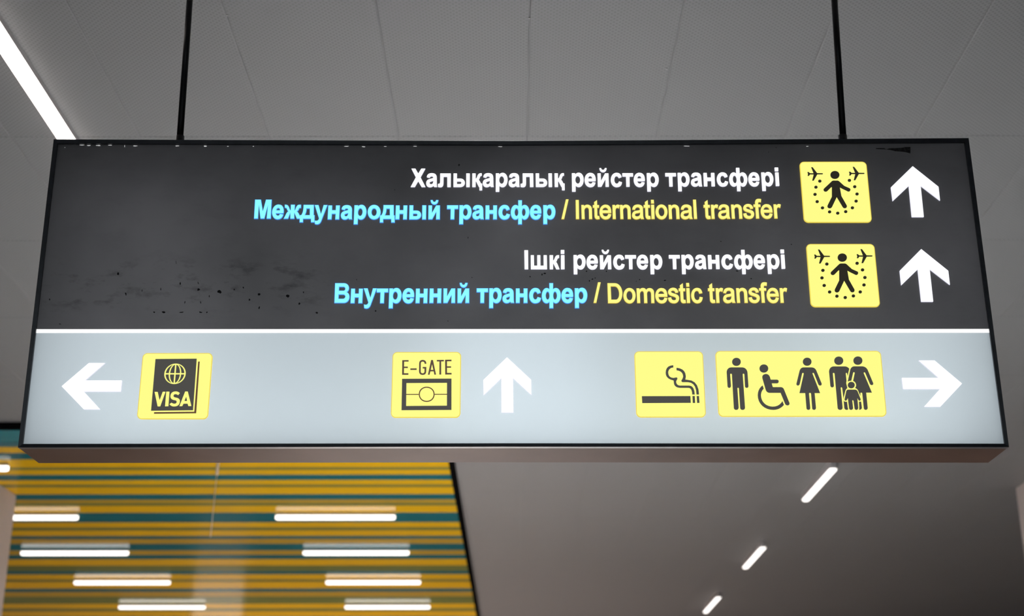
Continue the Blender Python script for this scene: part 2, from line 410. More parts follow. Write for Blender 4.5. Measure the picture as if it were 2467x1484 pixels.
# lamps inside the box (strips of the backlight)
zc = (TL[1]+BL[1])/2
for x, e in ((-1.15, 2.75), (-0.58, 2.2), (0, 3.1), (0.58, 2.2), (1.15, 2.7)):
    l = area('sign_backlight_strip', (x, D+DEP-0.02, zc-0.055), (0.56, 0.84), e*0.87, (0.97, 0.99, 1.0), (math.pi/2, 0, 0))

area('sign_backlight_edge', (0, D+0.13, BL[1]+0.05), (2.7, 0.05), 1.6, (0.97, 0.99, 1.0), (math.pi/2, 0, 0))

# ---- outline language: plain points are corners, q = quadratic control, e = elliptic control
def parse(s):
    toks = []
    for t in s.split():
        k = 'p'
        if t[0] in 'qe': k, t = t[0], t[1:]
        x, y = t.split(','); toks.append((k, float(x), float(y)))
    return toks
def flatten(toks, conv, rnd=0.0):
    P = [(k, Vector(conv(x, y))) for k, x, y in toks]
    n = len(P); s0 = next(i for i in range(n) if P[i][0] == 'p')
    P = P[s0:]+P[:s0]; P.append(P[0]); out = []; flag = []
    i = 0
    while i < len(P)-1:
        a = P[i][1]
        if P[i+1][0] == 'p':
            out.append(a); i += 1
        else:
            k, c = P[i+1]; b = P[i+2][1]; wt = 1.0 if k == 'q' else 0.76
            st = 5 if k == 'q' else 8
            out.append(a)
            for j in range(1, st):
                t = j/st; den = (1-t)**2+2*t*(1-t)*wt+t*t
                out.append((a*(1-t)**2+c*(2*t*(1-t)*wt)+b*t*t)/den)
            i += 2
    # drop duplicates
    o2 = []
    for p in out:
        if not o2 or (p-o2[-1]).length > 1e-5: o2.append(p)
    if (o2[0]-o2[-1]).length < 1e-5: o2.pop()
    if rnd:
        o3 = []; n = len(o2)
        for i in range(n):
            a, b, c = o2[i-1], o2[i], o2[(i+1) % n]
            d1, d2 = (a-b), (c-b); l1, l2 = d1.length, d2.length
            ang = d1.angle(d2, math.pi)
            if ang < math.radians(140) and min(l1, l2) > rnd*1.2:
                r = min(rnd, 0.45*l1, 0.45*l2); p, q_ = b+d1/l1*r, b+d2/l2*r
                for t in (0, .33, .67, 1): o3.append(p*(1-t)**2+b*2*t*(1-t)+q_*t*t)
            else: o3.append(b)
        o2 = o3
    return o2
def sarea(p): return sum(p[i-1].x*p[i].y-p[i].x*p[i-1].y for i in range(len(p)))/2
def grow(pts, d, hole):
    """move an outline outward by d (holes shrink)"""
    s = 1 if sarea(pts) > 0 else -1
    if hole: s = -s
    n = len(pts); out = []
    for i in range(n):
        a, b, c = pts[i-1], pts[i], pts[(i+1) % n]
        t1, t2 = (b-a).normalized(), (c-b).normalized()
        n1, n2 = Vector((t1.y, -t1.x)), Vector((t2.y, -t2.x))
        nn = n1+n2
        if nn.length < 0.3: out.append(b+n1*d*s); continue
        nn.normalize(); k = min(1.6, 1/max(0.3, nn.dot(n1)))
        out.append(b+nn*d*s*k)
    return out
def build(shapes, layers, name, mats):
    """shapes: [(outer, [holes])] in plane coords; layers: [(grow, y_front, y_back, material index)]"""
    vs, fs, mi = [], [], []
    for outer, holes in shapes:
        for g, yf, yb, k in layers:
            loops = [grow(outer, g, False)] + [grow(h, g, True) for h in holes]
            allp = [p for l in loops for p in l]
            tri = tessellate_polygon([[Vector((p.x, p.y, 0)) for p in l] for l in loops])
            b = len(vs); vs += [(p.x, yf, p.y) for p in allp]; vs += [(p.x, yb, p.y) for p in allp]; n = len(allp)
            for t in tri:
                A, B_, C_ = (allp[i] for i in t)
                cr = (B_-A).cross(C_-A)
                t = t if cr > 0 else (t[0], t[2], t[1])
                fs.append(tuple(b+i for i in t)); mi.append(k)
            o_ = 0
            for li, l in enumerate(loops):
                m_ = len(l); ccw = sarea(l) > 0
                if li: ccw = not ccw
                for i in range(m_):
                    a_, c_ = b+o_+i, b+o_+(i+1) % m_
                    q_ = (a_, a_+n, c_+n, c_)
                    if (sarea(l) > 0) != (li == 0): q_ = q_[::-1]
                    fs.append(q_); mi.append(k)
                o_ += m_
    me = mesh(name, vs, fs, mats, mi); return me

# ---- letters, measured off the sign: crop origin (x0, y0), specimen's left edge, baseline, outlines ('!' = hole)
CS = 2467/240
G = {}
def glyph(ch, x0, y0, left, base, *paths, fat=False, scale=CS):
    G[ch] = (x0, y0, left, base, paths, fat, scale)
glyph('Х', 980, 395, 97, 573, "115,120 215,120 285,242 360,120 462,120 343,335 465,575 368,575 284,432 200,575 95,575 225,335")
glyph('а', 980, 395, 480, 573, "495,325 q510,233 620,233 q745,233 745,345 745,490 q745,548 753,573 680,573 q670,565 664,543 q625,580 575,580 e480,580 480,485 q480,405 555,383 655,353 q662,310 612,310 q580,310 567,348 500,333",
      "!657,422 q657,507 603,507 e565,507 565,470 q565,446 605,437")
glyph('л', 980, 395, 770, 573, "828,240 1092,240 1090,575 1002,575 1002,322 913,322 910,480 q908,580 835,580 q800,580 770,570 770,498 790,497 q825,500 825,450")
glyph('ы', 980, 395, 1155, 573, "1157,240 1245,240 1243,368 1335,368 e1440,370 1440,472 e1440,575 1320,575 1155,575", "!1243,437 1243,503 1320,503 e1353,503 1353,470 e1353,437 1320,437", "1472,240 1562,240 1560,575 1472,575")
glyph('қ', 980, 395, 1620, 573, "1622,240 1707,240 1707,368 q1730,365 1742,322 q1765,240 1825,236 1858,236 1860,295 q1830,295 1818,318 q1800,375 1780,395 q1805,415 1838,490 1870,492 1868,657 1798,657 1798,580 1785,572 1725,450 q1720,438 1707,438 1705,575 1620,575")
glyph('к', 1255, 590, 709, 604, "707,258 797,258 797,390 q815,385 830,345 q855,262 905,258 947,258 947,325 q915,325 905,350 q890,400 868,425 q895,445 915,500 958,605 875,605 810,475 q805,463 798,462 797,605 712,605")
glyph('р', 1420, 395, 1422, 565, "1417,230 1500,230 1500,262 q1535,218 1590,218 e1715,220 1717,395 e1717,572 1600,572 q1553,570 1520,537 1523,685 1432,685", "!1510,392 e1510,490 1575,490 e1628,490 1628,395 e1626,298 1563,298 e1510,298 1510,392")
glyph('е', 1420, 395, 1095, 565, "1375,400 q1370,222 1232,222 e1095,222 1095,395 e1097,575 1245,575 q1345,575 1370,465 1290,452 q1280,492 1247,492 e1187,492 1187,430 1370,430", "!1187,363 e1187,300 1235,300 e1285,300 1285,363")
glyph('й', 1420, 395, 203, 565, "198,235 280,235 287,420 385,235 472,235 483,565 398,565 395,378 298,565 208,565", "245,105 290,105 e295,150 335,150 e375,150 378,105 427,105 e425,207 340,207 e250,207 245,105")
glyph('и', 1420, 395, 203, 565, "198,235 280,235 287,420 385,235 472,235 483,565 398,565 395,378 298,565 208,565")
glyph('с', 1420, 395, 527, 565, "798,328 q775,222 670,222 e527,222 527,395 e530,575 675,575 q800,572 808,457 730,433 q715,492 675,492 e617,492 617,398 e617,303 668,303 q708,303 725,352")
glyph('т', 1420, 395, 817, 565, "812,232 1080,232 1083,312 993,314 997,565 912,565 905,314 815,314")
glyph('н', 1650, 395, 462, 555, "455,225 540,225 550,340 648,340 642,225 730,225 745,555 658,555 653,422 555,422 558,555 470,555")
glyph('ф', 1650, 395, 1095, 553, "1262,100 1348,100 1355,245 q1385,212 1425,212 e1540,214 1547,385 e1549,562 1440,562 q1405,560 1375,525 1380,675 1293,675 1285,525 q1255,563 1215,562 e1100,560 1095,385 e1093,214 1200,212 q1242,214 1270,245",
      "!1185,385 e1190,482 1240,482 e1285,480 1280,385 e1274,290 1228,290 e1183,292 1185,385", "!1365,385 e1370,482 1415,482 e1462,480 1460,385 e1454,290 1403,290 e1360,292 1365,385")
glyph('і', 1650, 395, 2240, 546, "2218,92 2308,92 2313,182 2225,182", "2230,213 2318,213 2340,545 2250,548")
glyph('І', 1255, 590, 86, 604, "82,135 178,135 182,605 90,605")
glyph('ш', 1255, 590, 243, 604, "242,258 322,258 327,518 403,518 402,258 482,258 485,518 562,518 560,258 642,258 648,605 245,605")
glyph('М', 605, 470, 82, 589, "97,115 248,115 293,400 368,115 515,115 492,590 382,590 415,240 332,590 230,590 188,240 175,590 70,590", fat=True)
glyph('ж', 605, 470, 811, 592, "832,240 865,240 q925,240 952,320 q965,365 980,380 982,240 1090,240 1080,380 q1092,370 1110,315 q1140,240 1190,240 1242,240 1240,325 1210,325 q1198,326 1190,345 q1175,390 1140,408 q1180,430 1205,505 1240,592 1130,592 1072,445 1075,592 968,592 972,445 918,592 802,592 850,500 q885,420 918,408 q890,380 878,338 q872,325 860,322 832,322", fat=True)
glyph('д', 605, 470, 1210, 595, "1298,243 1560,243 1555,498 1578,498 1575,680 1480,680 1480,595 1292,595 1290,680 1197,680 1205,498 1240,498 q1295,430 1298,243", "!1378,340 1450,340 1450,498 1335,498 q1378,430 1378,340", fat=True)
glyph('у', 605, 470, 1561, 600, "1570,250 1675,250 1733,470 1795,250 1897,250 1760,600 q1720,735 1640,735 q1600,735 1575,720 1570,630 q1600,640 1625,638 q1665,635 1677,585", fat=True)
glyph('о', 840, 470, 468, 600, "468,425 e468,610 628,610 e797,610 797,425 e797,242 632,242 e468,242 468,425", "!572,425 e572,517 630,517 e690,517 690,425 e690,337 632,337 e572,337 572,425", fat=True)
glyph('В', 800, 672, 65, 601, "73,107 295,107 e425,107 425,225 q425,300 370,332 q437,360 437,445 e437,603 290,603 55,603", "!180,205 285,205 e325,205 325,247 e325,293 285,293 175,293", "!170,395 275,395 e325,395 325,440 e325,493 270,493 165,493", fat=True)
glyph('/', 1290, 470, 636, 603, "752,115 823,115 712,603 640,603", fat=True)
glyph('I', 1290, 470, 996, 597, "993,125 1075,125 1083,597 1000,597", fat=True)
glyph('n', 1290, 470, 1137, 597, "1133,248 1203,248 1205,275 q1235,240 1285,240 e1395,242 1400,350 1407,597 1325,597 1320,375 e1320,312 1275,312 e1212,312 1215,395 1222,597 1143,597", fat=True)
glyph('t', 1290, 470, 1422, 597, "1418,250 1452,250 1450,178 1525,127 1530,250 1578,250 1578,318 1532,318 1535,495 q1535,522 1555,522 1582,520 1593,595 q1560,603 1530,603 e1460,603 1460,515 1455,318 1418,318", fat=True)
glyph('e', 1290, 470, 1582, 597, "1880,450 q1885,240 1735,240 e1582,240 1582,422 e1584,607 1740,607 q1860,605 1880,480 1800,468 q1788,532 1735,532 q1670,532 1665,450", "!1660,380 e1672,312 1730,312 e1790,314 1800,380", fat=True)
glyph('r', 1290, 470, 1907, 597, "1903,248 1972,248 1975,275 q2000,240 2035,240 q2060,240 2088,258 2068,340 q2045,322 2025,322 q1985,322 1985,400 1993,597 1912,597", fat=True)
glyph('a', 1480, 470, 436, 597, "440,362 q450,238 580,238 e710,240 710,330 715,500 q717,560 738,597 660,597 q652,585 648,570 q605,607 545,607 e437,605 435,505 q435,405 545,390 q600,385 630,372 q632,308 578,308 q525,308 513,372", "!637,438 q640,533 560,533 e512,533 512,495 e513,458 560,455 q610,450 637,438", fat=True)
glyph('i', 1480, 470, 911, 597, "903,123 978,123 985,212 908,212", "905,245 988,245 1000,597 918,597", fat=True)
glyph('o', 1480, 470, 1017, 597, "1017,422 e1020,607 1175,607 e1318,607 1318,422 e1315,238 1162,238 e1015,238 1017,422", "!1097,418 e1100,530 1172,530 e1238,530 1238,422 e1235,310 1162,310 e1097,310 1097,418", fat=True)
glyph('l', 1480, 470, 1964, 597, "1947,120 2025,120 2053,595 1973,595", fat=True)
glyph('s', 1655, 470, 1391, 589, "1640,340 q1620,225 1510,225 e1390,228 1388,325 q1388,390 1470,420 q1530,435 1560,450 q1585,462 1585,485 q1585,522 1535,522 q1478,522 1470,450 1390,465 q1405,597 1545,597 e1665,595 1665,485 q1665,410 1600,385 q1540,365 1500,350 q1465,340 1465,320 q1468,297 1512,295 q1555,297 1567,352", fat=True)
glyph('f', 1655, 470, 1650, 587, "1643,237 1685,237 1682,180 q1685,98 1770,98 q1805,98 1838,107 1832,187 q1810,180 1790,180 q1763,180 1763,205 1765,237 1818,237 1822,300 1768,300 1790,585 1710,585 1690,300 1647,300", fat=True)
glyph('D', 1450, 672, 144, 600, "135,107 320,107 e500,107 510,355 e514,603 345,603 150,603", "!220,187 315,187 e415,187 425,355 e430,515 345,515 235,515", fat=True)
glyph('m', 1450, 672, 863, 600, "855,235 930,235 935,268 q960,225 1015,225 q1070,225 1095,270 q1125,228 1180,228 e1290,228 1293,335 1303,600 1222,600 1215,365 e1212,303 1165,303 e1117,303 1120,385 1128,600 1045,600 1037,365 e1035,303 995,303 e943,303 945,400 953,600 873,600", fat=True)
glyph('c', 1670, 672, -54, 596, "228,352 q205,222 95,222 e-54,222 -54,400 e-54,607 105,607 q230,603 238,457 155,443 q150,527 100,527 e25,527 25,410 e25,297 88,297 q135,297 148,368", fat=True)

STYLE = {'w': ([M['white_rim'], M['white']], 0.0009), 'c': ([M['cyan_rim'], M['cyan']], 0.0), 'y': ([M['ytext_rim'], M['ytext']], 0.0)}
PROTO = {}
def proto(ch, st):
    if (ch, st) in PROTO: return PROTO[ch, st]
    x0, y0, left, base, paths, fat, s = G[ch]
    bx, bz = SP(x0+left/s, y0+base/s-17)[0], SP(x0+left/s, y0+base/s)[1]
    conv = lambda u, v: (SP(x0+u/s, y0+v/s)[0], SP(x0+u/s, y0+v/s)[1])
    shapes = []
    for p in paths:
        hole = p[0] == '!'
        pts = [v-Vector((bx, bz)) for v in flatten(parse(p.lstrip('!')), conv, STYLE[st][1])]
        if hole: shapes[-1][1].append(pts)
        else: shapes.append((pts, []))
    g = 0.0 if (fat or st == 'w') else 0.0010  # cyan letters widened: their light bleed is put into the outline
    ins = {'w': 0.0003, 'c': 0.0011, 'y': 0.0007}[st]
    me = build(shapes, [(g, -0.0022, 0.0015, 0), (g-ins, -0.0026, -0.0020, 1)], 'letter', STYLE[st][0])
    PROTO[ch, st] = me; return me
def interp(tab, x):
    if x <= tab[0][0]: return tab[0][1]
    for (a, b), (c, d) in zip(tab, tab[1:]):
        if x <= c: return b+(d-b)*(x-a)/(c-a)
    return tab[-1][1]
def text_line(label, st, base, runs):
    t = empty('text_line', (0, D-sign.location.y, 0), sign); t['label'] = label
    t.location = Vector((0, D, 0)) - sign.location
    for x0, items in runs:
        for ch, u in items:
            px = x0+u/CS; b = interp(base, px)
            X, Z = SP(px, b-17)[0], SP(px, b)[1]
            o = link('letter', proto(ch, st), t, (X, 0, Z))
L1 = [(1000, 450.75), (1300, 450.5), (1420, 450.2), (1560, 450.0), (1650, 449.3), (1720, 449), (1800, 448.8), (1870, 448.2)]
text_line('white Kazakh lettering, upper line', 'w', L1, [
 (980, [('Х',97),('а',480),('л',770),('ы',1155),('қ',1620),('а',1880),('р',2203)]),
 (1200, [('а',258),('л',552),('ы',930),('қ',1397),('р',1826),('е',2140)]),
 (1420, [('й',203),('с',527),('т',817),('е',1095),('р',1422),('т',1880),('р',2186)]),
 (1650, [('а',143),('н',462),('с',788),('ф',1095),('е',1568),('р',1897),('і',2240)])])
L2 = [(610, 527.3), (690, 527.7), (790, 528.5), (900, 528.5), (1200, 528.3), (1300, 528.2), (1500, 528.0), (1690, 527.8), (1750, 527.3), (1880, 526.5)]
text_line('cyan Russian lettering, upper line', 'c', L2, [
 (605, [('М',82),('е',525),('ж',811),('д',1210),('у',1561),('н',1909),('а',2228)]),
 (840, [('р',141),('о',468),('д',775),('н',1168),('ы',1506),('й',1979)]),
 (1070, [('т',74),('р',380),('а',700),('н',1028),('с',1347),('ф',1653),('е',2125)]),
 (1290, [('р',195)])])
text_line('yellow English lettering, upper line', 'y', L2, [
 (1290, [('/',636),('I',996),('n',1137),('t',1422),('e',1582),('r',1907),('n',2094)]),
 (1480, [('a',436),('t',729),('i',911),('o',1017),('n',1344),('a',1640),('l',1962)]),
 (1655, [('t',415),('r',598),('a',770),('n',1098),('s',1391),('f',1650),('e',1822),('r',2151)])])
L3 = [(1260, 648.85), (1480, 648.8), (1600, 648.6), (1700, 648.3), (1800, 648.2), (1890, 647.6)]
text_line('white Kazakh lettering, lower line', 'w', L3, [
 (1255, [('І',86),('ш',243),('к',709),('і',990),('р',1302),('е',1622),('й',1955),('с',2283)]),
 (1480, [('т',268),('е',553),('р',888),('т',1353),('р',1665),('а',1993),('н',2320)]),
 (1660, [('с',800),('ф',1115),('е',1597),('р',1936),('і',2281)])])
L4 = [(810, 730.4), (1000, 730.3), (1050, 729.9), (1420, 729.8), (1460, 730.5), (1600, 730.4), (1700, 730.0), (1890, 729.8)]
text_line('cyan Russian lettering, lower line', 'c', L4, [
 (800, [('В',65),('н',470),('у',773),('т',1107),('р',1416),('е',1745),('н',2077)]),
 (1020, [('н',157),('и',501),('й',849),('т',1322),('р',1633),('а',1960),('н',2292)]),
 (1240, [('с',360),('ф',673),('е',1158),('р',1491)])])
text_line('yellow English lettering, lower line', 'y', L4, [
 (1240, [('/',1944)]),
 (1450, [('D',144),('o',530),('m',863),('e',1320),('s',1637),('t',1906),('i',2095)]),
 (1670, [('c',-54),('t',371),('r',562),('a',738),('n',1071),('s',1371),('f',1635),('e',1817),('r',2150)])])

# ---- arrows
ARM = [M['white_rim'], M['white']]
def decal(name, paths, x0, y0, s, layers, mats, parent, off=(0, 0), rnd=0.0):
    conv = lambda u, v: SP(x0+u/s, y0+v/s)
    shapes = []
    for p in paths:
        hole = p[0] == '!'
        pts = [v-Vector(off) for v in flatten(parse(p.lstrip('!')), conv, rnd)]
        if hole: shapes[-1][1].append(pts)
        else: shapes.append((pts, []))
    o = link(name, build(shapes, layers, name, mats), parent)
    o.location = Vector((0, D, 0)) - sign.location if parent == sign else (0, 0, 0)
    return o
AL = [(0.0003, -0.0022, 0.0015, 0), (-0.0003, -0.0026, -0.0020, 1)]
for lab, x0, y0, s, p in (
 ('white up arrow beside the upper transfer tile', 1880, 360, 3.534, "1125,145 1345,320 1358,438 1193,312 1220,577 1118,577 1092,312 955,442 940,325"),
 ('white up arrow beside the lower transfer tile', 1880, 360, 3.534, "1198,850 1428,1035 1442,1155 1270,1022 1300,1298 1198,1298 1168,1022 1028,1158 1015,1035"),
 ('white left arrow', 100, 800, 4.365, "213,572 500,327 672,327 462,510 848,510 836,628 448,628 620,815 447,815"),
 ('white up arrow beside the e-gate tile', 900, 820, 5.607, "1802,230 2130,535 2133,742 1885,515 1890,978 1727,978 1725,515 1485,745 1482,537"),
 ('white right arrow', 1500, 820, 2.869, "2345,300 2195,460 2082,460 2192,338 1938,338 1928,260 2182,260 2045,140 2155,140")):
    o = decal('arrow', [p], x0, y0, s, AL, ARM, sign, rnd=0.0015); o['label'] = lab

# ---- pictogram tiles
def tile(label, corners, r=0.0145):
    pts = [Vector(SP(*c)) for c in corners]
    x0, x1 = (pts[0].x+pts[3].x)/2, (pts[1].x+pts[2].x)/2
    z1, z0 = (pts[0].y+pts[1].y)/2, (pts[2].y+pts[3].y)/2
    loop = []
    for cx, cz, a0 in ((x1-r, z1-r, 0), (x0+r, z1-r, 90), (x0+r, z0+r, 180), (x1-r, z0+r, 270)):
        for i in range(9):
            a = math.radians(a0+90*i/8); loop.append(Vector((cx+r*math.cos(a), cz+r*math.sin(a))))
    me = build([(loop, [])], [(0, -0.0022, 0.0015, 0), (-0.0022, -0.0026, -0.0020, 1)], 'pictogram_tile', [M['yel_rim'], M['yel']])
    t = link('pictogram_tile', me, sign); t.location = Vector((0, D, 0)) - sign.location
    t['label'] = label
    return t, (x0, x1, z0, z1)
PL_ = [(0, -0.0034, -0.0026, 0)]
def ell(cx, cy, rx, ry):
    return "%g,%g e%g,%g %g,%g e%g,%g %g,%g e%g,%g %g,%g e%g,%g %g,%g" % (cx-rx, cy, cx-rx, cy-ry, cx, cy-ry, cx+rx, cy-ry, cx+rx, cy, cx+rx, cy+ry, cx, cy+ry, cx-rx, cy+ry, cx-rx, cy)
s3 = 8.995
c3 = lambda *q: [(1915+x/s3, 380+y/s3) for x, y in q]
t1, R1 = tile('yellow tile of a walker between two planes, upper', c3((105, 97), (1553, 88), (1660, 1405), (185, 1412)))
walker = "830,505 915,505 q940,507 960,525 1065,620 1175,668 q1205,680 1198,712 q1188,745 1150,742 1020,680 970,653 1003,840 1118,1040 q1132,1080 1100,1098 q1055,1115 1030,1075 903,862 800,1075 q775,1115 730,1102 q690,1085 705,1040 797,855 797,647 783,647 700,730 q670,755 635,738 q600,705 630,675 790,525 q805,508 830,505"
plane1 = "348,215 380,215 478,343 590,345 q603,347 603,356 q603,367 590,368 482,370 405,505 370,505 403,372 325,370 300,403 272,403 280,362 267,320 290,318 325,345 400,345"
def shift(p, dx, dy):
    r = []
    for t in p.split():
        k = ''
        if t[0] in 'qe': k, t = t[0], t[1:]
        x, y = t.split(','); r.append('%s%g,%g' % (k, float(x)+dx, float(y)+dy))
    return ' '.join(r)
dots = [(536,516),(452,647),(432,803),(479,960),(594,1095),(748,1182),(924,1210),(1097,1177),(1242,1094),(1322,949),(1342,795),(1292,637),(1177,500)]
P3 = [decal('walking_figure', [ell(863, 382, 98, 86), walker], 1915, 380, s3, PL_, [M['print_up']], t1),
      decal('plane_symbol', [plane1], 1915, 380, s3, PL_, [M['print_up']], t1),
      decal('plane_symbol', [shift(plane1, 900, -8)], 1915, 380, s3, PL_, [M['print_up']], t1)]
P3 += [decal('dot', [ell(x, y, 36, 32)], 1915, 380, s3, PL_, [M['print_up']], t1) for x, y in dots]
c4 = [(1880+x/3.534, 360+y/3.534) for x, y in ((220, 808), (800, 806), (847, 1342), (256, 1345))]
t2, R2 = tile('yellow tile of a walker between two planes, lower', c4)
dx = ((R2[0]+R2[1])-(R1[0]+R1[1]))/2; dz = ((R2[2]+R2[3])-(R1[2]+R1[3]))/2
for o in P3:
    c = o.copy(); COL.objects.link(c); c.parent = t2; c.location = (dx, 0, dz)

s7 = 1731/210
c7 = lambda *q: [(320+x/s7, 840+y/s7) for x, y in q]
t3, _ = tile('yellow passport and visa tile', c7((195, 97), (1582, 86), (1503, 1395), (90, 1412)))
decal('passport', ["455,212 1273,205 1200,1228 367,1238"], 320, 840, s7, PL_, [M['print_lo']], t3)
decal('passport_page_edge', ["1302,262 1333,262 1262,1288 425,1298 428,1267 1225,1258"], 320, 840, s7, PL_, [M['print_thin']], t3)
PT = [(0, -0.0040, -0.0034, 0)]
def ringshape(cx, cz, rx, rz, w_, n=40):
    o = [Vector((cx+rx*math.cos(2*math.pi*i/n), cz+rz*math.sin(2*math.pi*i/n))) for i in range(n)]
    h = [Vector((cx+(rx-w_)*math.cos(2*math.pi*i/n), cz+(rz-w_*0.6)*math.sin(2*math.pi*i/n))) for i in range(n)]
    return (o, [h])
gx, gz = SP(320+843/s7, 840+506/s7); px_m = 1/785.0
R_ = 208/s7*px_m
sh = [ringshape(gx, gz, R_, R_, 27/s7*px_m), ringshape(gx, gz, 121/s7*px_m, R_*0.97, 25/s7*px_m)]
hw = 13/s7*px_m
for (a, b, c, d) in ((-R_*0.98, R_*0.98, -hw, hw), (-hw, hw, -R_*0.98, R_*0.98)):
    sh.append(([Vector((gx+a, gz+c)), Vector((gx+b, gz+c)), Vector((gx+b, gz+d)), Vector((gx+a, gz+d))], []))
g = link('globe_symbol', build(sh, PT, 'globe_symbol', [M['yel']]), t3)
for p in (["438,865 500,865 537,1030 600,862 655,862 550,1153 498,1153"], ["670,860 733,860 712,1150 645,1153"],
          ["940,890 905,930 q880,910 850,910 q815,910 813,945 q815,970 855,977 q945,990 940,1050 q935,1153 825,1155 q770,1155 732,1110 775,1078 q800,1100 835,1100 q875,1097 877,1062 q875,1035 840,1030 q750,1020 752,950 q760,855 860,855 q905,855 940,890"],
          ["1045,857 1097,857 1168,1145 1108,1147 1093,1098 1010,1100 988,1147 930,1150", "!1065,960 1083,1045 1030,1045"]):
    decal('letter', p, 320, 840, s7, PT, [M['yel']], t3, rnd=0.0008)

s8 = 1611/190
c8 = lambda *q: [(930+x/s8, 840+y/s8) for x, y in q]
t4, _ = tile('yellow e-gate tile', c8((130, 76), (1527, 68), (1527, 1408), (104, 1420)))
M['print_txt'] = mat('brown_film_letters', (0.04, 0.03, 0.02), 0.35, emit=lin(88, 70, 56), es=1.0)
for p in (["333,242 462,240 462,270 372,270 370,373 447,373 447,402 370,402 367,508 458,508 458,540 330,540"], ["498,410 627,408 627,440 498,440"],
          ["825,315 790,315 q788,270 750,270 q712,272 712,310 710,470 q712,508 750,510 q787,507 787,470 787,412 750,410 750,380 825,380 822,470 q820,542 748,542 q675,540 675,465 678,310 q680,238 750,236 q825,238 825,315"],
          ["922,238 960,238 1023,535 988,537 975,470 908,470 890,538 857,538", "!940,325 968,440 915,440"],
          ["1038,237 1182,236 1182,265 1128,267 1128,535 1090,535 1092,267 1040,267"],
          ["1207,233 1338,231 1338,262 1247,264 1247,367 1330,367 1330,395 1247,395 1247,500 1340,502 1340,533 1210,535"]):
    decal('letter', p, 930, 840, s8, PL_, [M['print_txt']], t4)
decal('gate_frame', ["330,622 1338,618 1337,1257 318,1262", "!418,708 1247,703 1245,1170 412,1177"], 930, 840, s8, PL_, [M['print_lo']], t4)
decal('chip_symbol', [ell(832, 938, 162, 155), '!'+ell(832, 938, 140, 134), "415,931 669,931 669,948 415,948", "994,929 1247,929 1247,945 994,945"], 930, 840, s8, PL_, [M['print_thin']], t4)

s6 = 8.729
c6 = lambda *q: [(1515+x/s6, 840+y/s6) for x, y in q]
t5, _ = tile('yellow smoking area tile', c6((103, 70), (1545, 50), (1630, 1440), (165, 1455)))
decal('cigarette', ["272,1005 1292,1003 1300,1145 280,1150", "1335,1002 1383,1002 1392,1147 1342,1147", "1425,1002 1472,1002 1483,1145 1433,1147"], 1515, 840, s6, PL_, [M['print_lo']], t5)
decal('smoke_curl', ["932,355 933,402 e825,405 825,510 q830,620 940,622 q980,612 1005,612 q1025,620 1015,650 q990,685 992,710 q1005,780 1075,783 1265,783 q1375,785 1383,970 1330,970 q1328,830 1250,830 1070,830 q945,820 943,710 940,675 q770,640 772,510 q775,360 932,355"], 1515, 840, s6, PL_, [M['print_lo']], t5)
decal('smoke_curl', ["1000,408 1000,460 q1135,475 1140,590 q1130,640 1105,670 q1095,700 1130,710 1240,710 q1415,715 1420,970 1473,970 q1465,670 1230,662 1185,655 q1195,610 1195,580 q1185,425 1000,408"], 1515, 840, s6, PL_, [M['print_lo']], t5)

t6, _ = tile('wide yellow restroom tile with five figures', [(1720+22/s6, 840+60/s6), (1900+1925/s6, 840+44/s6), (1900+2068/s6, 840+1430/s6), (1720+98/s6, 840+1437/s6)])
def fig(name, paths, x0, lab=None):
    o = decal(name, paths, x0, 840, s6, PL_, [M['print_lo']], t6)
    if lab: o['label'] = lab
fig('man_symbol', [ell(470, 284, 91, 85), "360,400 590,400 e700,402 703,520 722,790 q722,828 690,830 q652,830 650,795 637,550 q635,532 620,532 q600,532 602,550 650,1240 q652,1292 600,1293 q550,1292 548,1245 522,845 q520,828 505,828 q488,828 490,845 517,1240 q515,1292 465,1293 q418,1292 415,1245 375,550 q372,532 355,532 q338,532 338,550 355,790 q352,828 318,830 q285,828 282,790 265,500 e265,402 360,400"], 1720)
fig('wheelchair_symbol', [ell(1046, 424, 92, 86), "1085,538 q1150,540 1172,600 1190,658 1320,658 q1358,662 1358,697 q1355,733 1320,735 1212,735 1230,805 q1235,815 1250,815 1405,815 q1450,818 1470,865 1583,1145 q1592,1180 1565,1195 q1525,1208 1497,1175 1398,935 1165,935 q1105,930 1085,870 1015,625 q1000,550 1085,538",
    "1020,778 1043,848 q985,905 985,985 e985,1225 1235,1225 q1370,1225 1437,1108 1467,1190 q1380,1293 1245,1293 e918,1293 918,985 q920,850 1020,778"], 1720)
fig('woman_symbol', [ell(385, 281, 91, 85), "310,400 480,400 q545,402 577,465 688,735 q698,770 670,780 q638,788 620,755 530,528 q520,512 505,515 q492,525 500,540 657,940 542,940 570,1250 q568,1290 530,1293 q490,1290 490,1250 467,950 q462,935 445,935 q425,935 423,950 450,1250 q450,1290 412,1293 q372,1290 370,1250 345,940 223,940 312,540 q318,520 300,515 q282,515 278,530 230,745 q220,780 190,782 q155,775 160,740 225,475 q245,402 310,400"], 1900)
fig('man_symbol', [ell(1049, 260, 95, 88), "940,380 1185,380 q1235,385 1270,430 q1250,500 1238,585 1225,530 q1222,515 1210,515 q1195,517 1197,535 1212,690 q1200,720 1210,755 1230,835 q1195,860 1185,900 1150,1045 1150,1075 1122,835 q1118,818 1105,818 q1088,820 1090,835 1130,1245 q1130,1290 1078,1293 q1028,1290 1025,1245 962,535 q958,515 940,515 q922,517 925,535 947,785 q945,818 910,820 q875,815 872,780 845,490 e845,382 940,380",
    "1152,1095 1163,1115 q1190,1128 1222,1120 1238,1250 1247,1275 q1240,1293 1220,1293 q1170,1290 1165,1245"], 1900, 'father figure of the family group')
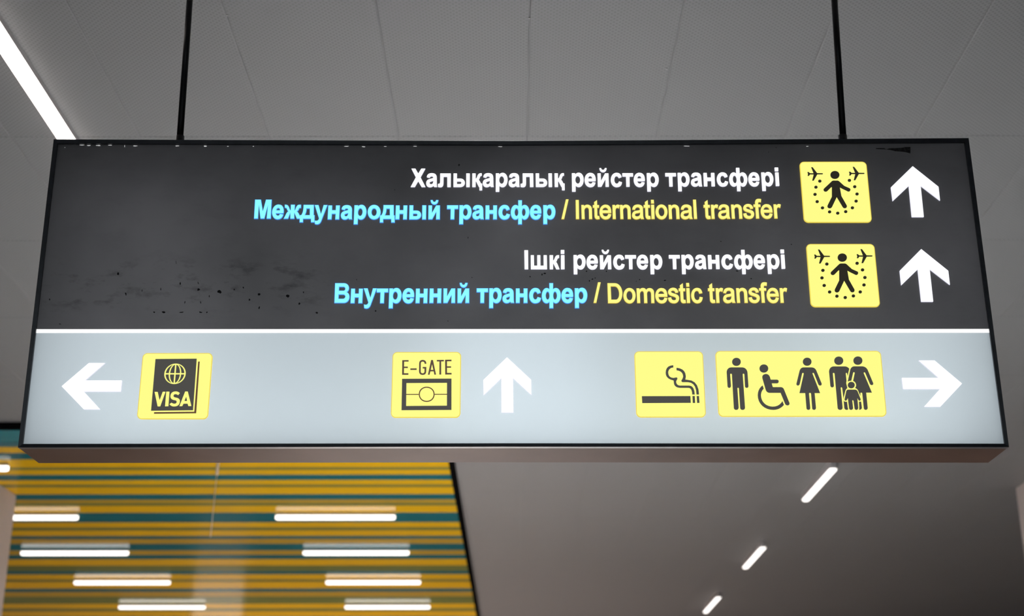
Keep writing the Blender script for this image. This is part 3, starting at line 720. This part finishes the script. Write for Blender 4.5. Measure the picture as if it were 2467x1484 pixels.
fig('woman_symbol', [ell(1451, 258, 95, 88), "1370,378 1545,378 q1620,385 1655,450 1772,730 q1780,765 1750,772 q1720,775 1703,745 1608,520 q1598,500 1583,503 q1568,510 1575,528 1745,930 1625,930 1657,1250 q1655,1290 1617,1293 q1578,1290 1575,1250 1543,945 q1540,930 1520,930 q1502,932 1503,945 1503,1000 1455,885 q1430,840 1390,835 q1420,800 1412,755 q1400,700 1350,685 1385,520 q1385,503 1370,500 q1355,500 1350,515 1312,680 q1270,680 1238,700 1290,450 q1310,385 1370,378",
    "1475,1120 1518,1120 1535,1245 q1530,1293 1478,1290 1480,1250"], 1900, 'mother figure of the family group')
fig('child_symbol', [ell(1312, 772, 73, 68), "1245,868 1390,868 q1430,870 1445,905 1508,1065 q1515,1095 1490,1100 q1470,1100 1460,1080 1440,1045 1458,1250 q1455,1290 1420,1293 q1382,1290 1380,1250 1360,1105 q1357,1090 1343,1090 q1330,1092 1333,1105 1350,1250 q1348,1290 1308,1293 q1268,1290 1265,1250 1240,1045 1220,1085 q1205,1105 1185,1098 q1168,1088 1172,1065 1205,905 q1215,870 1245,868"], 1900)

# ---- hanging rods
for x0, x1, lab in ((-1.089, -1.104, 'left'), (1.073, 1.095, 'right')):
    y = D+0.09
    zt = 1.6+2.052
    rod = cyl('hanger_rod', (x0, y, zt), (x1, y, CZ+0.0), 0.0108, M['rod'], sign, 24); onsign(rod)
    c = cyl('collar', (x0, y, zt), (x0-0.0003, y, 1.6+2.117), 0.0140, M['rod'], rod, 24)
    c2 = cyl('ceiling_plate', (x1, y, CZ-0.012), (x1, y, CZ), 0.045, M['rod'], rod, 24)

# ---- wear: scuffs on the charcoal sheet, chips along the top edge, tape remnant
rs = random.Random(11)
def blob(cx, cy, rx, ry, rot=0.0, n=9):
    pts = []
    for i in range(n):
        a = 2*math.pi*i/n; k = rs.uniform(0.55, 1.1)
        x, y = rx*k*math.cos(a), ry*k*math.sin(a)
        X, Z = SP(cx+x*math.cos(rot)-y*math.sin(rot), cy+x*math.sin(rot)+y*math.cos(rot)); pts.append(Vector((X, Z)))
    return pts
SC = [(284,659,3,4),(303,708,2,4),(424,632,.8,6),(394,752,5,2.5),(434,683,2,4),(478,697,5,3),(477,681,1.5,4),(504,713,1.5,4),(445,728,1.2,4),(483,728,1.4,4),(387,696,1.2,4),
 (529,702,6,5),(564,697,1.5,2.5),(586,692,2,3),(624,709,5,3),(601,722,2,4),(693,713,5,4),(721,731,2.5,3),(731,704,1.5,2.5),(763,753,4,2.5),(859,673,1.2,2.2),(624,741,2,4),
 (371,752,2.5,2),(437,752,7,1.6),(483,752,5,2),(498,752,3,2),(342,699,1,4),(1106,397,2.5,3.2),(951,457,1,2),(1127.5,572,1,2.5),(1137,668,1.2,1.2),(1079,773,1.3,2.2),(905,749,2.2,2.2),
 (1907,588.5,2,1.2),(1737,581,2,1.2),(1306,661,2,3),(1313,658,4,2),(1277,666,2,2),(1541,673,1.8,1.8),(1461,653,1.8,2.2),(1776,652.5,4,1.3),(1420,676,2,2.4),(1427,672,2.5,2),(1434,669,1.8,1.8),
 (1810,671,2.4,1.2),(1602,675,3.5,1.6),(1533,677,1,2),(1413,653,2,1.5),(1503,617,1,1.6),(1495,629,1,1.6),(119,721,2,2.5),(144,780,3,1.6),(1852,366,.8,1.4),(1870,355,2,1)]
vsh = [(blob(x, y, a*0.95, b*0.95, rs.uniform(-.25, .25)), []) for x, y, a, b in SC]
# each mark a mesh of its own
for s_ in vsh:
    o = link('scuff_mark', build([s_], [(0, 0.0012, 0.0019, 0)], 'scuff_mark', [M['scuff']]), sign)
    o.location = Vector((0, D, 0)) - sign.location
CH = [(197,349,7,.8),(213,350,6,1.3),(237,350,6,1.3),(265,349.5,5,.8),(325,351,7,1.3),(300,352,.7,3),(427,351,5,1.3),(494,351.8,4.5,1.5),(549,352,3,1),(610,352,2,.8),(835,352,7,.9),(876,353,5,1.1),(928,352.5,4,.8),(1206,353,7,.8),(1000,352,5,.7),(1655,351.5,8,.9),(156,355,.7,1),(1945,352,4,.7)]
for x, y, a, b in CH:
    o = link('paint_chip', build([(blob(x, y, a, b), [])], [(0, 0.0008, 0.0019, 0)], 'paint_chip', [M['chip']]), sign)
    o.location = Vector((0, D, 0)) - sign.location
o = decal('tape_residue', ["1320,1148 1385,1146 1400,1158 1425,1148 1520,1145 1545,1138 1588,1138 1588,1188 1570,1182 1540,1175 1470,1170 1430,1160 1380,1155 1325,1153"], 1700, 0, 3.217, [(0, 0.0010, 0.0019, 0)], [M['tape']], sign)
